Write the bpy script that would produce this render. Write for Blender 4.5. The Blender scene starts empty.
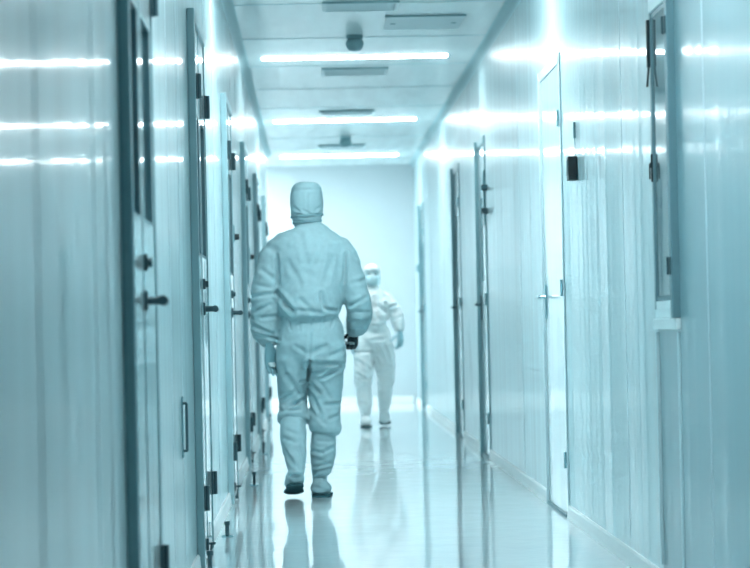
import bpy, bmesh, math, random
from mathutils import Vector, Matrix, noise
random.seed(4)
C = bpy.context.scene.collection
S = bpy.context.scene
V = Vector
R = math.radians

# ------------------------------------------------------------------ render look
S.view_settings.view_transform = 'Standard'
S.view_settings.look = 'None'
S.view_settings.gamma = 1.0
S.view_settings.use_curve_mapping = False
S.view_settings.exposure = 1.45

# ------------------------------------------------------------------ materials
def nodes(name):
    m = bpy.data.materials.new(name); m.use_nodes = True
    nt = m.node_tree
    return m, nt, nt.nodes['Principled BSDF']

def mat(name, col, rough=0.5, metal=0.0, coat=0.0, coat_rough=0.05, noise_amt=0.06, scale=6.0, bump=0.0, spec=0.5):
    m, nt, b = nodes(name)
    tc = nt.nodes.new('ShaderNodeTexCoord')
    n = nt.nodes.new('ShaderNodeTexNoise'); n.inputs['Scale'].default_value = scale
    nt.links.new(tc.outputs['Object'], n.inputs['Vector'])
    r = nt.nodes.new('ShaderNodeValToRGB')
    r.color_ramp.elements[0].color = (*[c*(1-noise_amt) for c in col], 1)
    r.color_ramp.elements[1].color = (*[min(1, c*(1+noise_amt)) for c in col], 1)
    nt.links.new(n.outputs['Fac'], r.inputs['Fac'])
    nt.links.new(r.outputs['Color'], b.inputs['Base Color'])
    b.inputs['Roughness'].default_value = rough
    b.inputs['Metallic'].default_value = metal
    b.inputs['Coat Weight'].default_value = coat
    b.inputs['Coat Roughness'].default_value = coat_rough
    b.inputs['Specular IOR Level'].default_value = spec
    if bump:
        bp = nt.nodes.new('ShaderNodeBump'); bp.inputs['Strength'].default_value = bump; bp.inputs['Distance'].default_value = 0.01
        nt.links.new(n.outputs['Fac'], bp.inputs['Height']); nt.links.new(bp.outputs['Normal'], b.inputs['Normal'])
    return m

def panel_mat(name, col, rough, amp, coat=1.0, coat_rough=0.06, axis_scale=(0.0, 1.0, 0.03), fine=7.0):
    """coated sheet-steel wall panels: vertical waviness along the wall, which streaks the reflections"""
    m, nt, b = nodes(name)
    L = nt.links.new
    tc = nt.nodes.new('ShaderNodeTexCoord')
    mp = nt.nodes.new('ShaderNodeMapping'); mp.inputs['Scale'].default_value = axis_scale
    L(tc.outputs['Object'], mp.inputs['Vector'])
    n1 = nt.nodes.new('ShaderNodeTexNoise'); n1.inputs['Scale'].default_value = 1.6; n1.inputs['Detail'].default_value = 2
    n2 = nt.nodes.new('ShaderNodeTexNoise'); n2.inputs['Scale'].default_value = fine; n2.inputs['Detail'].default_value = 3
    for n in (n1, n2): L(mp.outputs['Vector'], n.inputs['Vector'])
    ad = nt.nodes.new('ShaderNodeMath'); ad.operation = 'MULTIPLY_ADD'
    L(n2.outputs['Fac'], ad.inputs[0]); ad.inputs[1].default_value = 0.26; L(n1.outputs['Fac'], ad.inputs[2])
    bp = nt.nodes.new('ShaderNodeBump'); bp.inputs['Strength'].default_value = 1.0; bp.inputs['Distance'].default_value = amp
    L(ad.outputs[0], bp.inputs['Height'])
    L(bp.outputs['Normal'], b.inputs['Normal']); L(bp.outputs['Normal'], b.inputs['Coat Normal'])
    r = nt.nodes.new('ShaderNodeValToRGB')
    r.color_ramp.elements[0].position = 0.3; r.color_ramp.elements[1].position = 0.7
    r.color_ramp.elements[0].color = (*[c*0.95 for c in col], 1); r.color_ramp.elements[1].color = (*col, 1)
    L(n2.outputs['Fac'], r.inputs['Fac']); L(r.outputs['Color'], b.inputs['Base Color'])
    rr = nt.nodes.new('ShaderNodeMapRange'); rr.inputs['To Min'].default_value = coat_rough*0.5; rr.inputs['To Max'].default_value = coat_rough*1.7
    rr.inputs['From Min'].default_value = 0.3; rr.inputs['From Max'].default_value = 0.7
    L(n2.outputs['Fac'], rr.inputs['Value']); L(rr.outputs['Result'], b.inputs['Coat Roughness'])
    b.inputs['Roughness'].default_value = rough
    b.inputs['Coat Weight'].default_value = coat
    return m

WALLC = (0.59, 0.81, 0.855)
M = {}
M['wall'] = panel_mat('coated_wall_panel', WALLC, 0.30, 0.022, coat=0.5, coat_rough=0.055)
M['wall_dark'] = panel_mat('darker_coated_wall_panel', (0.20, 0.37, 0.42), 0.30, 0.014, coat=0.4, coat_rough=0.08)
M['leaf'] = panel_mat('coated_door_panel', (0.62, 0.82, 0.86), 0.35, 0.004, coat_rough=0.06)
M['ceiling'] = panel_mat('coated_ceiling_panel', (0.84, 0.925, 0.94), 0.4, 0.004, coat=0.5, coat_rough=0.16, axis_scale=(1.0, 0.12, 0.0), fine=5)
M['backwall'] = mat('matt_end_wall_paint', (0.55, 0.63, 0.66), 0.5, noise_amt=0.02)
M['trim'] = mat('white_aluminium_cove', (0.50, 0.68, 0.72), 0.55, noise_amt=0.02)
M['skirt'] = mat('white_cove_skirting', (0.90, 0.96, 0.97), 0.35, noise_amt=0.02)
M['seal'] = mat('grey_joint_sealant', (0.18, 0.38, 0.44), 0.5)
M['joint'] = mat('panel_joint_strip', (0.60, 0.75, 0.79), 0.35)
M['jamb'] = mat('teal_grey_door_profile', (0.20, 0.37, 0.41), 0.35, noise_amt=0.05)
M['jamb_hazed'] = mat('hazed_door_profile', (0.36, 0.56, 0.61), 0.35, noise_amt=0.05)  # haze over the farther left doors, put into a paler frame colour
M['jamb_pale'] = mat('pale_door_profile', (0.55, 0.70, 0.74), 0.3, noise_amt=0.05)
M['gasket'] = mat('dark_glazing_gasket', (0.12, 0.25, 0.29), 0.4)
M['hinge'] = mat('dark_steel_hinge', (0.05, 0.11, 0.13), 0.4, metal=0.3)
M['chrome'] = mat('brushed_steel', (0.35, 0.55, 0.60), 0.22, metal=0.9)
M['black'] = mat('black_plastic', (0.006, 0.022, 0.028), 0.35)
M['sill'] = mat('pale_window_sill', (0.72, 0.90, 0.93), 0.3)
M['vent'] = mat('pale_vent_metal', (0.74, 0.85, 0.88), 0.4)
M['ventdark'] = mat('dark_vent_edge', (0.26, 0.43, 0.47), 0.5)
M['lampbody'] = mat('white_lamp_housing', (0.7, 0.86, 0.9), 0.4)
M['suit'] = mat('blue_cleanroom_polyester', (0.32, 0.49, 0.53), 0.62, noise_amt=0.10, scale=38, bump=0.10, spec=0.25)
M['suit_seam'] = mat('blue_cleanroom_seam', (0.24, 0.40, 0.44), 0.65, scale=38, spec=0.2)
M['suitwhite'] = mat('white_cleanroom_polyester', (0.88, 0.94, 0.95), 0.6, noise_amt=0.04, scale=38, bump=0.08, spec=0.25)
M['sole'] = mat('dark_boot_sole', (0.045, 0.12, 0.14), 0.95, spec=0.05)
M['glove'] = mat('blue_grey_glove', (0.17, 0.36, 0.41), 0.5, scale=30)
M['gloveblack'] = mat('black_glove', (0.008, 0.028, 0.034), 0.35, scale=30)
M['glovepale'] = mat('pale_glove', (0.38, 0.60, 0.66), 0.5, scale=30)
M['skin'] = mat('skin', (0.50, 0.64, 0.66), 0.5, scale=20)
M['mask'] = mat('white_face_mask', (0.62, 0.82, 0.86), 0.7, scale=30)
M['eye'] = mat('dark_eye', (0.02, 0.05, 0.06), 0.3)

def glow(name, col, strength):
    m, nt, b = nodes(name)
    b.inputs['Base Color'].default_value = (0.8, 0.9, 0.92, 1)
    n = nt.nodes.new('ShaderNodeTexNoise'); n.inputs['Scale'].default_value = 2
    r = nt.nodes.new('ShaderNodeMapRange'); r.inputs['To Min'].default_value = strength*0.97; r.inputs['To Max'].default_value = strength*1.03
    nt.links.new(n.outputs['Fac'], r.inputs['Value']); nt.links.new(r.outputs['Result'], b.inputs['Emission Strength'])
    b.inputs['Emission Color'].default_value = (*col, 1)
    return m
LAMPC = (0.92, 0.985, 1.0)
M['diffuser'] = glow('lit_lamp_diffuser', LAMPC, 28.0)
M['diffuser_dim'] = glow('dimmer_lamp_diffuser', LAMPC, 17.0)
M['diffuser_strong'] = glow('strong_lamp_diffuser', LAMPC, 36.0)
M['diffuser_bright'] = glow('lit_side_passage_diffuser', LAMPC, 22.0)

def glass(name, col):
    m, nt, b = nodes(name)
    n = nt.nodes.new('ShaderNodeTexNoise'); n.inputs['Scale'].default_value = 1.3
    bp = nt.nodes.new('ShaderNodeBump'); bp.inputs['Distance'].default_value = 0.002; bp.inputs['Strength'].default_value = 0.5
    nt.links.new(n.outputs['Fac'], bp.inputs['Height']); nt.links.new(bp.outputs['Normal'], b.inputs['Normal'])
    b.inputs['Base Color'].default_value = (*col, 1)
    b.inputs['Roughness'].default_value = 0.03
    b.inputs['Transmission Weight'].default_value = 0.85
    b.inputs['IOR'].default_value = 1.45
    return m
M['glass'] = glass('window_glass', (0.62, 0.85, 0.9))

def floor_mat():
    m, nt, b = nodes('polished_epoxy_floor'); L = nt.links.new
    tc = nt.nodes.new('ShaderNodeTexCoord')
    mp = nt.nodes.new('ShaderNodeMapping'); mp.inputs['Scale'].default_value = (1.0, 0.55, 1.0)
    L(tc.outputs['Object'], mp.inputs['Vector'])
    n1 = nt.nodes.new('ShaderNodeTexNoise'); n1.inputs['Scale'].default_value = 5.0; n1.inputs['Detail'].default_value = 3
    n2 = nt.nodes.new('ShaderNodeTexNoise'); n2.inputs['Scale'].default_value = 1.3; n2.inputs['Detail'].default_value = 4
    L(mp.outputs['Vector'], n1.inputs['Vector']); L(mp.outputs['Vector'], n2.inputs['Vector'])
    bp = nt.nodes.new('ShaderNodeBump'); bp.inputs['Distance'].default_value = 0.0016; bp.inputs['Strength'].default_value = 1.0
    L(n1.outputs['Fac'], bp.inputs['Height']); L(bp.outputs['Normal'], b.inputs['Normal']); L(bp.outputs['Normal'], b.inputs['Coat Normal'])
    r = nt.nodes.new('ShaderNodeValToRGB')
    r.color_ramp.elements[0].position = 0.35; r.color_ramp.elements[1].position = 0.65
    r.color_ramp.elements[0].color = (0.68, 0.82, 0.85, 1); r.color_ramp.elements[1].color = (0.75, 0.87, 0.89, 1)
    L(n2.outputs['Fac'], r.inputs['Fac']); L(r.outputs['Color'], b.inputs['Base Color'])
    b.inputs['Roughness'].default_value = 0.3
    b.inputs['Coat Weight'].default_value = 1.0; b.inputs['Coat Roughness'].default_value = 0.05
    return m
M['floor'] = floor_mat()

# ------------------------------------------------------------------ mesh helpers
def link(name, me, material=None, parent=None):
    o = bpy.data.objects.new(name, me); C.objects.link(o)
    if material is not None and me is not None:
        for mm in (material if isinstance(material, (list, tuple)) else [material]): me.materials.append(mm)
    if parent is not None: o.parent = parent
    return o

def bm_obj(name, bm, material, parent=None, smooth=False):
    me = bpy.data.meshes.new(name); bm.normal_update(); bm.to_mesh(me); bm.free()
    if smooth:
        for p in me.polygons: p.use_smooth = True
    return link(name, me, material, parent)

def add_box(bm, x0, x1, y0, y1, z0, z1, bev=0.0, mi=0):
    g = bmesh.ops.create_cube(bm, size=1.0)
    vs = g['verts']
    for v in vs:
        v.co = V(((x0+x1)/2 + v.co.x*(x1-x0), (y0+y1)/2 + v.co.y*(y1-y0), (z0+z1)/2 + v.co.z*(z1-z0)))
    fs = set(f for v in vs for f in v.link_faces)
    for f in fs: f.material_index = mi
    if bev > 0:
        es = list(set(e for v in vs for e in v.link_edges))
        r = bmesh.ops.bevel(bm, geom=es, offset=bev, segments=2, affect='EDGES', profile=0.6)
        for f in r['faces']: f.material_index = mi

def add_cyl(bm, p0, p1, r0, r1=None, n=16, mi=0):
    r1 = r0 if r1 is None else r1
    p0, p1 = V(p0), V(p1); d = p1-p0
    q = V((0, 0, 1)).rotation_difference(d)
    a = [bm.verts.new(p0 + q @ V((r0*math.cos(2*math.pi*i/n), r0*math.sin(2*math.pi*i/n), 0))) for i in range(n)]
    b = [bm.verts.new(p1 + q @ V((r1*math.cos(2*math.pi*i/n), r1*math.sin(2*math.pi*i/n), 0))) for i in range(n)]
    for i in range(n):
        f = bm.faces.new((a[i], a[(i+1) % n], b[(i+1) % n], b[i])); f.material_index = mi
    bm.faces.new(a[::-1]).material_index = mi; bm.faces.new(b).material_index = mi

def lathe(bm, cx, cy, prof, n=24):
    rings = []
    for r, z in prof:
        rings.append([bm.verts.new((cx + r*math.cos(2*math.pi*i/n), cy + r*math.sin(2*math.pi*i/n), z)) for i in range(n)])
    for a, b in zip(rings, rings[1:]):
        for i in range(n): bm.faces.new((a[i], a[(i+1) % n], b[(i+1) % n], b[i]))
    bm.faces.new(rings[0][::-1]); bm.faces.new(rings[-1])

def box_obj(name, ext, material, parent=None, bev=0.0):
    bm = bmesh.new(); add_box(bm, *ext, bev=bev)
    return bm_obj(name, bm, material, parent)

def struct(o, label=None):
    o['kind'] = 'structure'
    if label: o['label'] = label
    return o
def tag(o, label, cat, group=None):
    o['label'] = label; o['category'] = cat
    if group: o['group'] = group
    return o
def empty(name, loc=(0, 0, 0)):
    o = bpy.data.objects.new(name, None); C.objects.link(o); o.location = loc; o.empty_display_size = 0.1
    return o

# ------------------------------------------------------------------ camera
F = 2600.0                    # focal length in pixels of the 750 px wide frame
CAM = V((0, 0, 0.97))
wy = V((-62, -40, -F)).normalized()          # the corridor axis in camera space
up = V((-0.021, 1, 0)); wz = (up - wy*up.dot(wy)).normalized()
wx = wy.cross(wz)
rot = Matrix((wx, wy, wz))                   # camera -> world
cd = bpy.data.cameras.new('camera'); co = bpy.data.objects.new('camera', cd); C.objects.link(co)
co.matrix_world = Matrix.Translation(CAM) @ rot.to_4x4()
cd.sensor_width = 36; cd.lens = F*36/750; cd.clip_start = 0.1; cd.clip_end = 200
cd.dof.use_dof = True; cd.dof.focus_distance = 11.6; cd.dof.aperture_fstop = 4.6
S.camera = co

# ------------------------------------------------------------------ corridor shell
XL, XR, H = -0.478, 1.23, 2.85
Y0, Y1, YO = -1.6, 31.0, 28.9               # behind the camera, end wall, start of the side passage
T = 0.12

bm = bmesh.new(); add_box(bm, XL-3.2, XR+1.0, Y0-T, Y1+T, -0.1, 0); struct(bm_obj('floor', bm, M['floor']))
bm = bmesh.new(); add_box(bm, XL-3.2, XR+1.0, Y0-T, Y1+T, H, H+0.1)
y = 0.6
while y < Y1:                                # joints between the ceiling panels
    add_box(bm, XL, XR, y, y+0.016, H-0.002, H+0.01, mi=1); y += 1.83
struct(bm_obj('ceiling', bm, [M['ceiling'], M['trim']]))

bm = bmesh.new(); add_box(bm, XL-T, XL, Y0-T, YO, 0, H)
for y in (2.4, 4.55, 5.75, 8.1, 8.75, 9.45, 11.95, 12.9, 15.9, 16.9, 19.6, 20.7, 23.4, 24.5, 27.5):
    add_box(bm, XL, XL+0.0012, y, y+0.016, 0.1, H, mi=1)
wall_left = struct(bm_obj('wall_left', bm, [M['wall'], M['joint']]))

# window opening in the right wall
WY0, WY1, WZ0, WZ1 = 8.72, 9.24, 1.025, 2.05
bm = bmesh.new()
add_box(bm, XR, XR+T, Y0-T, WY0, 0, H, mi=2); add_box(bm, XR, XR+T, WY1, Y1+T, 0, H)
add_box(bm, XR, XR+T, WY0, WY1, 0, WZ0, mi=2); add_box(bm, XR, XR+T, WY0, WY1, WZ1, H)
for y in (3.2, 5.6, 6.9, 8.05, 10.2, 15.3, 20.3, 24.4, 26.8):
    add_box(bm, XR-0.001, XR, y, y+0.014, 0.1, H, mi=1)
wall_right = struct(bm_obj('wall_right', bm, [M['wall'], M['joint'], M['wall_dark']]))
bm = bmesh.new(); add_box(bm, XL-3.2, XR+T, Y1, Y1+T, 0, H); struct(bm_obj('wall_back', bm, M['backwall']))
bm = bmesh.new(); add_box(bm, XL-T, XR+T, Y0-T, Y0, 0, H); struct(bm_obj('wall_front', bm, M['backwall']))
bm = bmesh.new()                              # the side passage that opens to the left at the far end
add_box(bm, XL-3.2, XL-T, YO-T, YO, 0, H); add_box(bm, XL-3.2-T, XL-3.2, YO-T, Y1+T, 0, H)
struct(bm_obj('wall_passage', bm, M['backwall']))
bm = bmesh.new()                              # dim room behind the window
add_box(bm, XR+T, XR+1.0, WY0-0.6-T, WY0-0.6, 0.0, H); add_box(bm, XR+T, XR+1.0, WY1+0.6, WY1+0.6+T, 0.0, H)
add_box(bm, XR+1.0, XR+1.0+T, WY0-0.6-T, WY1+0.6+T, 0.0, H)
struct(bm_obj('wall_anteroom', bm, M['backwall']))

def cove(name, x, sgn, y0, y1):
    bm = bmesh.new(); r = 0.055; pr = [(0, 0)]
    for i in range(9):
        a = math.pi/2*i/8
        pr.append((r - r*math.sin(a), -(r - r*math.cos(a))))
    rings = [[bm.verts.new((x + sgn*px, y, H + pz)) for px, pz in pr] for y in (y0, y1)]
    n = len(pr)
    for i in range(n): bm.faces.new((rings[0][i], rings[0][(i+1) % n], rings[1][(i+1) % n], rings[1][i]))
    bm.faces.new(rings[0]); bm.faces.new(rings[1][::-1])
    bmesh.ops.recalc_face_normals(bm, faces=bm.faces)
    return struct(bm_obj(name, bm, M['trim'], smooth=False))
cove('trim_1', XL, 1, Y0, YO); cove('trim_2', XR, -1, Y0, Y1)

def skirting(name, spans, x, sgn):
    bm = bmesh.new()
    for y0, y1 in spans:
        pr = [(0, 0.065), (0.006, 0.065), (0.011, 0.055), (0.014, 0.02), (0.018, 0.0), (0, 0)]
        rings = [[bm.verts.new((x + sgn*a, y, b)) for a, b in pr] for y in (y0, y1)]
        n = len(pr)
        for i in range(n): bm.faces.new((rings[0][i], rings[0][(i+1) % n], rings[1][(i+1) % n], rings[1][i]))
        bm.faces.new(rings[0]); bm.faces.new(rings[1][::-1])
    bmesh.ops.recalc_face_normals(bm, faces=bm.faces)
    return struct(bm_obj(name, bm, M['skirt']))

DL = [6.55 + 3.8*i for i in range(6)]; DW = 1.09           # double doors of the left wall
sp, y = [], Y0
for d in DL: sp.append((y, d)); y = d+DW
sp.append((y, YO)); skirting('baseboard_left', sp, XL, 1)
DR = [(12.62, 13.73, 1), (18.20, 18.98, 2), (21.38, 22.25, 2), (28.3, 29.2, 2)]   # doors of the right wall
sp, y = [], Y0
for a, b, _ in DR: sp.append((y, a)); y = b
sp.append((y, Y1)); skirting('baseboard_right', sp, XR, -1)
struct(box_obj('baseboard_back', (XL-3.0, XR-0.05, Y1-0.014, Y1, 0, 0.09), M['skirt'], bev=0.004))

# ------------------------------------------------------------------ left double doors
DOORH = 2.24
def left_door(idx, y0):
    x = XL; y1 = y0+DW; ym = y0+0.53
    lf = x+0.020; pf = x+0.031
    d = empty(f'door_{idx}', (x, y0, 0)); struct(d)
    o = V((x, y0, 0))
    def put(ob): ob.parent = d; ob.matrix_parent_inverse = Matrix.Translation(-o); return ob
    bm = bmesh.new()
    add_box(bm, x, pf, y0, y0+0.045, 0, DOORH, bev=0.006); add_box(bm, x, lf+0.004, y1-0.03, y1, 0, DOORH, bev=0.004)
    add_box(bm, x, pf, y0+0.045, y1-0.03, DOORH-0.045, DOORH, bev=0.006)
    put(bm_obj('door_frame', bm, M['jamb'] if idx < 3 else M['jamb_hazed']))
    for (a, b) in ((y0+0.050, ym-0.004), (ym+0.004, y1-0.035)):
        bm = bmesh.new(); wa, wb, za, zb = a+0.07, b-0.055, 1.26, 1.84
        add_box(bm, x, lf, a, wa, 0.012, DOORH-0.05); add_box(bm, x, lf, wb, b, 0.012, DOORH-0.05)
        add_box(bm, x, lf, wa, wb, 0.012, za); add_box(bm, x, lf, wa, wb, zb, DOORH-0.05)
        leaf = put(bm_obj('door_leaf', bm, M['leaf']))
        bm = bmesh.new()                       # gasket round the vision panel
        g = 0.012
        add_box(bm, x+0.001, lf-0.0005, wa, wa+g, za, zb); add_box(bm, x+0.001, lf-0.0005, wb-g, wb, za, zb)
        add_box(bm, x+0.001, lf-0.0005, wa+g, wb-g, za, za+g); add_box(bm, x+0.001, lf-0.0005, wa+g, wb-g, zb-g, zb)
        gk = bm_obj('window_gasket', bm, M['gasket'], leaf)
        bm_obj_p = box_obj('window_pane', (x+0.001, x+0.004, wa+g, wb-g, za+g, zb-g), M['glass'], leaf)
    bm = bmesh.new(); add_box(bm, x, lf+0.002, ym-0.005, ym+0.005, 0.012, DOORH-0.05); put(bm_obj('meeting_seal', bm, M['jamb']))
    for (yy, xx) in ((y0+0.045, pf), (y1-0.03, lf+0.004)):
        for z in (0.285, 1.93):
            bm = bmesh.new()
            add_box(bm, xx-0.002, xx+0.005, yy-0.03, yy+0.03, z-0.05, z+0.05, bev=0.001)
            add_cyl(bm, (xx+0.011, yy, z-0.05), (xx+0.011, yy, z+0.05), 0.010, n=12)
            put(bm_obj('hinge', bm, M['hinge'], smooth=False))
    # lever handle with its plate, and the lock above
    hy = ym+0.022
    bm = bmesh.new()
    add_box(bm, lf, lf+0.010, hy-0.026, hy+0.026, 1.016, 1.070, bev=0.003)
    add_cyl(bm, (lf+0.008, hy, 1.043), (lf+0.055, hy, 1.043), 0.012, n=14)
    add_cyl(bm, (lf+0.050, hy-0.012, 1.043), (lf+0.050, hy+0.12, 1.041), 0.014, 0.012, n=14)
    put(bm_obj('door_handle', bm, M['hinge']))
    bm = bmesh.new()
    add_box(bm, lf, lf+0.012, hy-0.018, hy+0.018, 1.125, 1.17, bev=0.003); add_cyl(bm, (lf+0.010, hy, 1.147), (lf+0.024, hy, 1.147), 0.013, n=14)
    put(bm_obj('lock_cylinder', bm, M['hinge']))
    # kick-down holder at the foot of the far leaf
    bm = bmesh.new()
    fy = y0+0.43
    add_box(bm, lf, lf+0.010, fy-0.022, fy+0.022, 0.045, 0.095, bev=0.003)
    add_cyl(bm, (lf+0.018, fy, 0.068), (lf+0.018, fy, 0.078), 0.020, n=14)
    add_cyl(bm, (lf+0.020, fy, 0.066), (lf+0.014, fy-0.06, 0.018), 0.005, n=10)
    add_cyl(bm, (lf+0.014, fy-0.06, 0.024), (lf+0.014, fy-0.062, 0.006), 0.009, n=12)
    put(bm_obj('kick_down_holder', bm, M['hinge']))
    return d
for i, y in enumerate(DL): left_door(i+1, y)

# ------------------------------------------------------------------ right doors
def right_door(idx, y0, y1, style):
    x = XR; h = DOORH+0.03
    d = empty(f'door_{idx}', (x, y0, 0)); struct(d)
    o = V((x, y0, 0))
    def put(ob): ob.parent = d; ob.matrix_parent_inverse = Matrix.Translation(-o); return ob
    pr = 0.016 if style == 1 else 0.030
    fm = M['jamb_pale'] if style == 1 else M['jamb']
    bm = bmesh.new()
    add_box(bm, x-0.007, x, y0, y0+0.05, 0, h, bev=0.002); add_box(bm, x-pr, x, y1-0.05, y1, 0, h, bev=0.004)
    add_box(bm, x-0.010, x, y0+0.05, y1-0.05, h-0.05, h, bev=0.002)
    put(bm_obj('door_frame', bm, fm))
    lx = x-0.004
    a, b = y0+0.055, y1-0.055
    bm = bmesh.new()
    if style == 1:
        add_box(bm, lx, x, a, b, 0.015, h-0.055)
    else:
        wa, wb, za, zb = a+0.12, b-0.12, 1.25, 1.85
        add_box(bm, lx, x, a, wa, 0.015, h-0.055); add_box(bm, lx, x, wb, b, 0.015, h-0.055)
        add_box(bm, lx, x, wa, wb, 0.015, za); add_box(bm, lx, x, wa, wb, zb, h-0.055)
    leaf = put(bm_obj('door_leaf', bm, M['leaf']))
    if style == 2: box_obj('window_pane', (x-0.003, x-0.001, wa, wb, za, zb), M['glass'], leaf)
    bm = bmesh.new(); add_box(bm, x-0.016, x, a, b, 0.0, 0.014); put(bm_obj('threshold', bm, M['gasket']))
    bm = bmesh.new(); hy = b-0.07
    add_box(bm, lx-0.008, lx, hy-0.02, hy+0.02, 0.97, 1.15, bev=0.003)
    add_cyl(bm, (lx-0.006, hy, 1.085), (lx-0.045, hy, 1.085), 0.009, n=12)
    add_cyl(bm, (lx-0.042, hy+0.006, 1.085), (lx-0.042, hy-0.12, 1.085), 0.010, n=12)
    add_cyl(bm, (lx-0.042, hy-0.12, 1.085), (lx-0.015, hy-0.125, 1.085), 0.009, n=12)
    put(bm_obj('door_handle', bm, M['chrome'] if style == 1 else M['hinge']))
    for z in (0.28, 1.12, 1.95):
        bm = bmesh.new(); add_cyl(bm, (x-0.012, y0+0.052, z-0.04), (x-0.012, y0+0.052, z+0.04), 0.007, n=10)
        put(bm_obj('hinge', bm, M['chrome']))
    return d
for i, (a, b, s) in enumerate(DR): right_door(7+i, a, b, s)

# ------------------------------------------------------------------ window in the right wall
w = empty('window_1', (XR, WY0, WZ0)); struct(w)
wo = V((XR, WY0, WZ0))
def putw(ob): ob.parent = w; ob.matrix_parent_inverse = Matrix.Translation(-wo); return ob
bm = bmesh.new()
add_box(bm, XR-0.027, XR+T, WY0-0.05, WY0, WZ0-0.06, WZ1+0.32, bev=0.004)
add_box(bm, XR-0.006, XR+T, WY1, WY1+0.04, WZ0-0.03, WZ1+0.32, bev=0.002)
putw(bm_obj('window_frame', bm, M['gasket']))
bm = bmesh.new(); add_box(bm, XR-0.012, XR+T, WY0, WY1, WZ1, WZ1+0.32, bev=0.004); putw(bm_obj('header_panel', bm, M['sill']))
bm = bmesh.new()
add_box(bm, XR-0.006, XR+T, WY0, WY1, WZ0-0.03, WZ0, bev=0.002); add_box(bm, XR-0.016, XR, WY0-0.05, WY1+0.01, WZ0-0.10, WZ0-0.062, bev=0.003)
add_box(bm, XR-0.010, XR, WY0, WY1, WZ0-0.060, WZ0-0.03)
putw(bm_obj('window_sill', bm, M['sill']))
bm = bmesh.new()
s = 0.018
add_box(bm, XR-0.026, XR+0.03, WY0+0.002, WY0+s, WZ0+0.002, WZ1-0.002, bev=0.003); add_box(bm, XR-0.008, XR+0.03, WY1-s, WY1-0.002, WZ0+0.002, WZ1-0.002, bev=0.003)
add_box(bm, XR-0.004, XR+0.03, WY0+s, WY1-s, WZ0+0.002, WZ0+s); add_box(bm, XR-0.004, XR+0.03, WY0+s, WY1-s, WZ1-s, WZ1-0.002)
sash = putw(bm_obj('window_sash', bm, M['gasket']))
box_obj('window_pane', (XR-0.002, XR+0.006, WY0+s, WY1-s, WZ0+s, WZ1-s), M['glass'], sash)
for z in (1.14, 1.95):
    bm = bmesh.new(); add_box(bm, XR-0.032, XR-0.0265, WY0-0.04, WY0+0.012, z-0.03, z+0.03, bev=0.002)
    add_cyl(bm, (XR-0.033, WY0-0.01, z-0.03), (XR-0.033, WY0-0.01, z+0.03), 0.006, n=12)
    putw(bm_obj('hinge', bm, M['hinge']))
bm = bmesh.new()                               # stay arm on the far stile
add_box(bm, XR-0.019, XR-0.0065, WY1-0.002, WY1+0.02, 1.86, 2.03, bev=0.003)
add_cyl(bm, (XR-0.013, WY1+0.008, 1.86), (XR-0.020, WY1+0.002, 1.79), 0.004, n=12)
putw(bm_obj('stay_arm', bm, M['black']))
bm = bmesh.new()
add_box(bm, XR-0.014, XR-0.006, WY1-0.012, WY1+0.006, 1.45, 1.55, bev=0.003); add_cyl(bm, (XR-0.013, WY1-0.003, 1.51), (XR-0.019, WY1-0.003, 1.51), 0.010, n=12)
add_box(bm, XR-0.021, XR-0.016, WY1-0.008, WY1+0.002, 1.46, 1.515, bev=0.002)
putw(bm_obj('window_latch', bm, M['black']))
# panel joint lines under the window
bm = bmesh.new()
add_box(bm, XR-0.004, XR, WY0-0.02, WY0+0.02, 0.09, WZ0-0.11, bev=0.001); add_box(bm, XR-0.010, XR, WY1-0.02, WY1+0.02, 0.09, WZ0-0.11, bev=0.002)
struct(bm_obj('trim_3', bm, M['trim']))

# ------------------------------------------------------------------ ceiling lamps
def lamp(y, label, lit='diffuser', cx=0.335, group='linear ceiling lamps'):
    t = empty('ceiling_lamp', (cx, y, H)); tag(t, label, 'ceiling lamp', group)
    bm = bmesh.new(); add_box(bm, -0.655, 0.655, -0.055, 0.055, -0.006, -0.0012, bev=0.001); bm_obj('diffuser', bm, M[lit], t)
    for sx in (-1, 1):
        bm = bmesh.new(); add_box(bm, min(sx*0.655, sx*0.672), max(sx*0.655, sx*0.672), -0.058, 0.058, -0.007, -0.001, bev=0.001); bm_obj('end_cap', bm, M['lampbody'], t)
    return t
lamp(18.36, 'nearest and widest of the three lit strip lamps seen across the ceiling', 'diffuser_dim')
lamp(24.05, 'middle of the three lit strip lamps seen across the corridor ceiling', 'diffuser')
lamp(29.15, 'farthest of the three lit strip lamps seen on the ceiling, closest to the end wall')
lamp(13.0, 'lit strip lamp on the ceiling just above the picture, over the second left double door', 'diffuser_strong')
lamp(7.5, 'lit strip lamp on the ceiling above the picture, over the nearest left double door', 'diffuser_strong')
t = empty('passage_lamp', (XL-1.0, 30.0, H)); tag(t, 'bright ceiling lamp lighting the side passage that opens left at the corridor end', 'ceiling lamp')
bm = bmesh.new(); add_box(bm, -0.42, 0.42, -0.32, 0.32, -0.022, -0.001, bev=0.004); bm_obj('lamp_housing', bm, M['lampbody'], t)
bm = bmesh.new(); add_box(bm, -0.40, 0.40, -0.30, 0.30, -0.050, -0.022, bev=0.010); bm_obj('diffuser', bm, M['diffuser_bright'], t)

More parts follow.
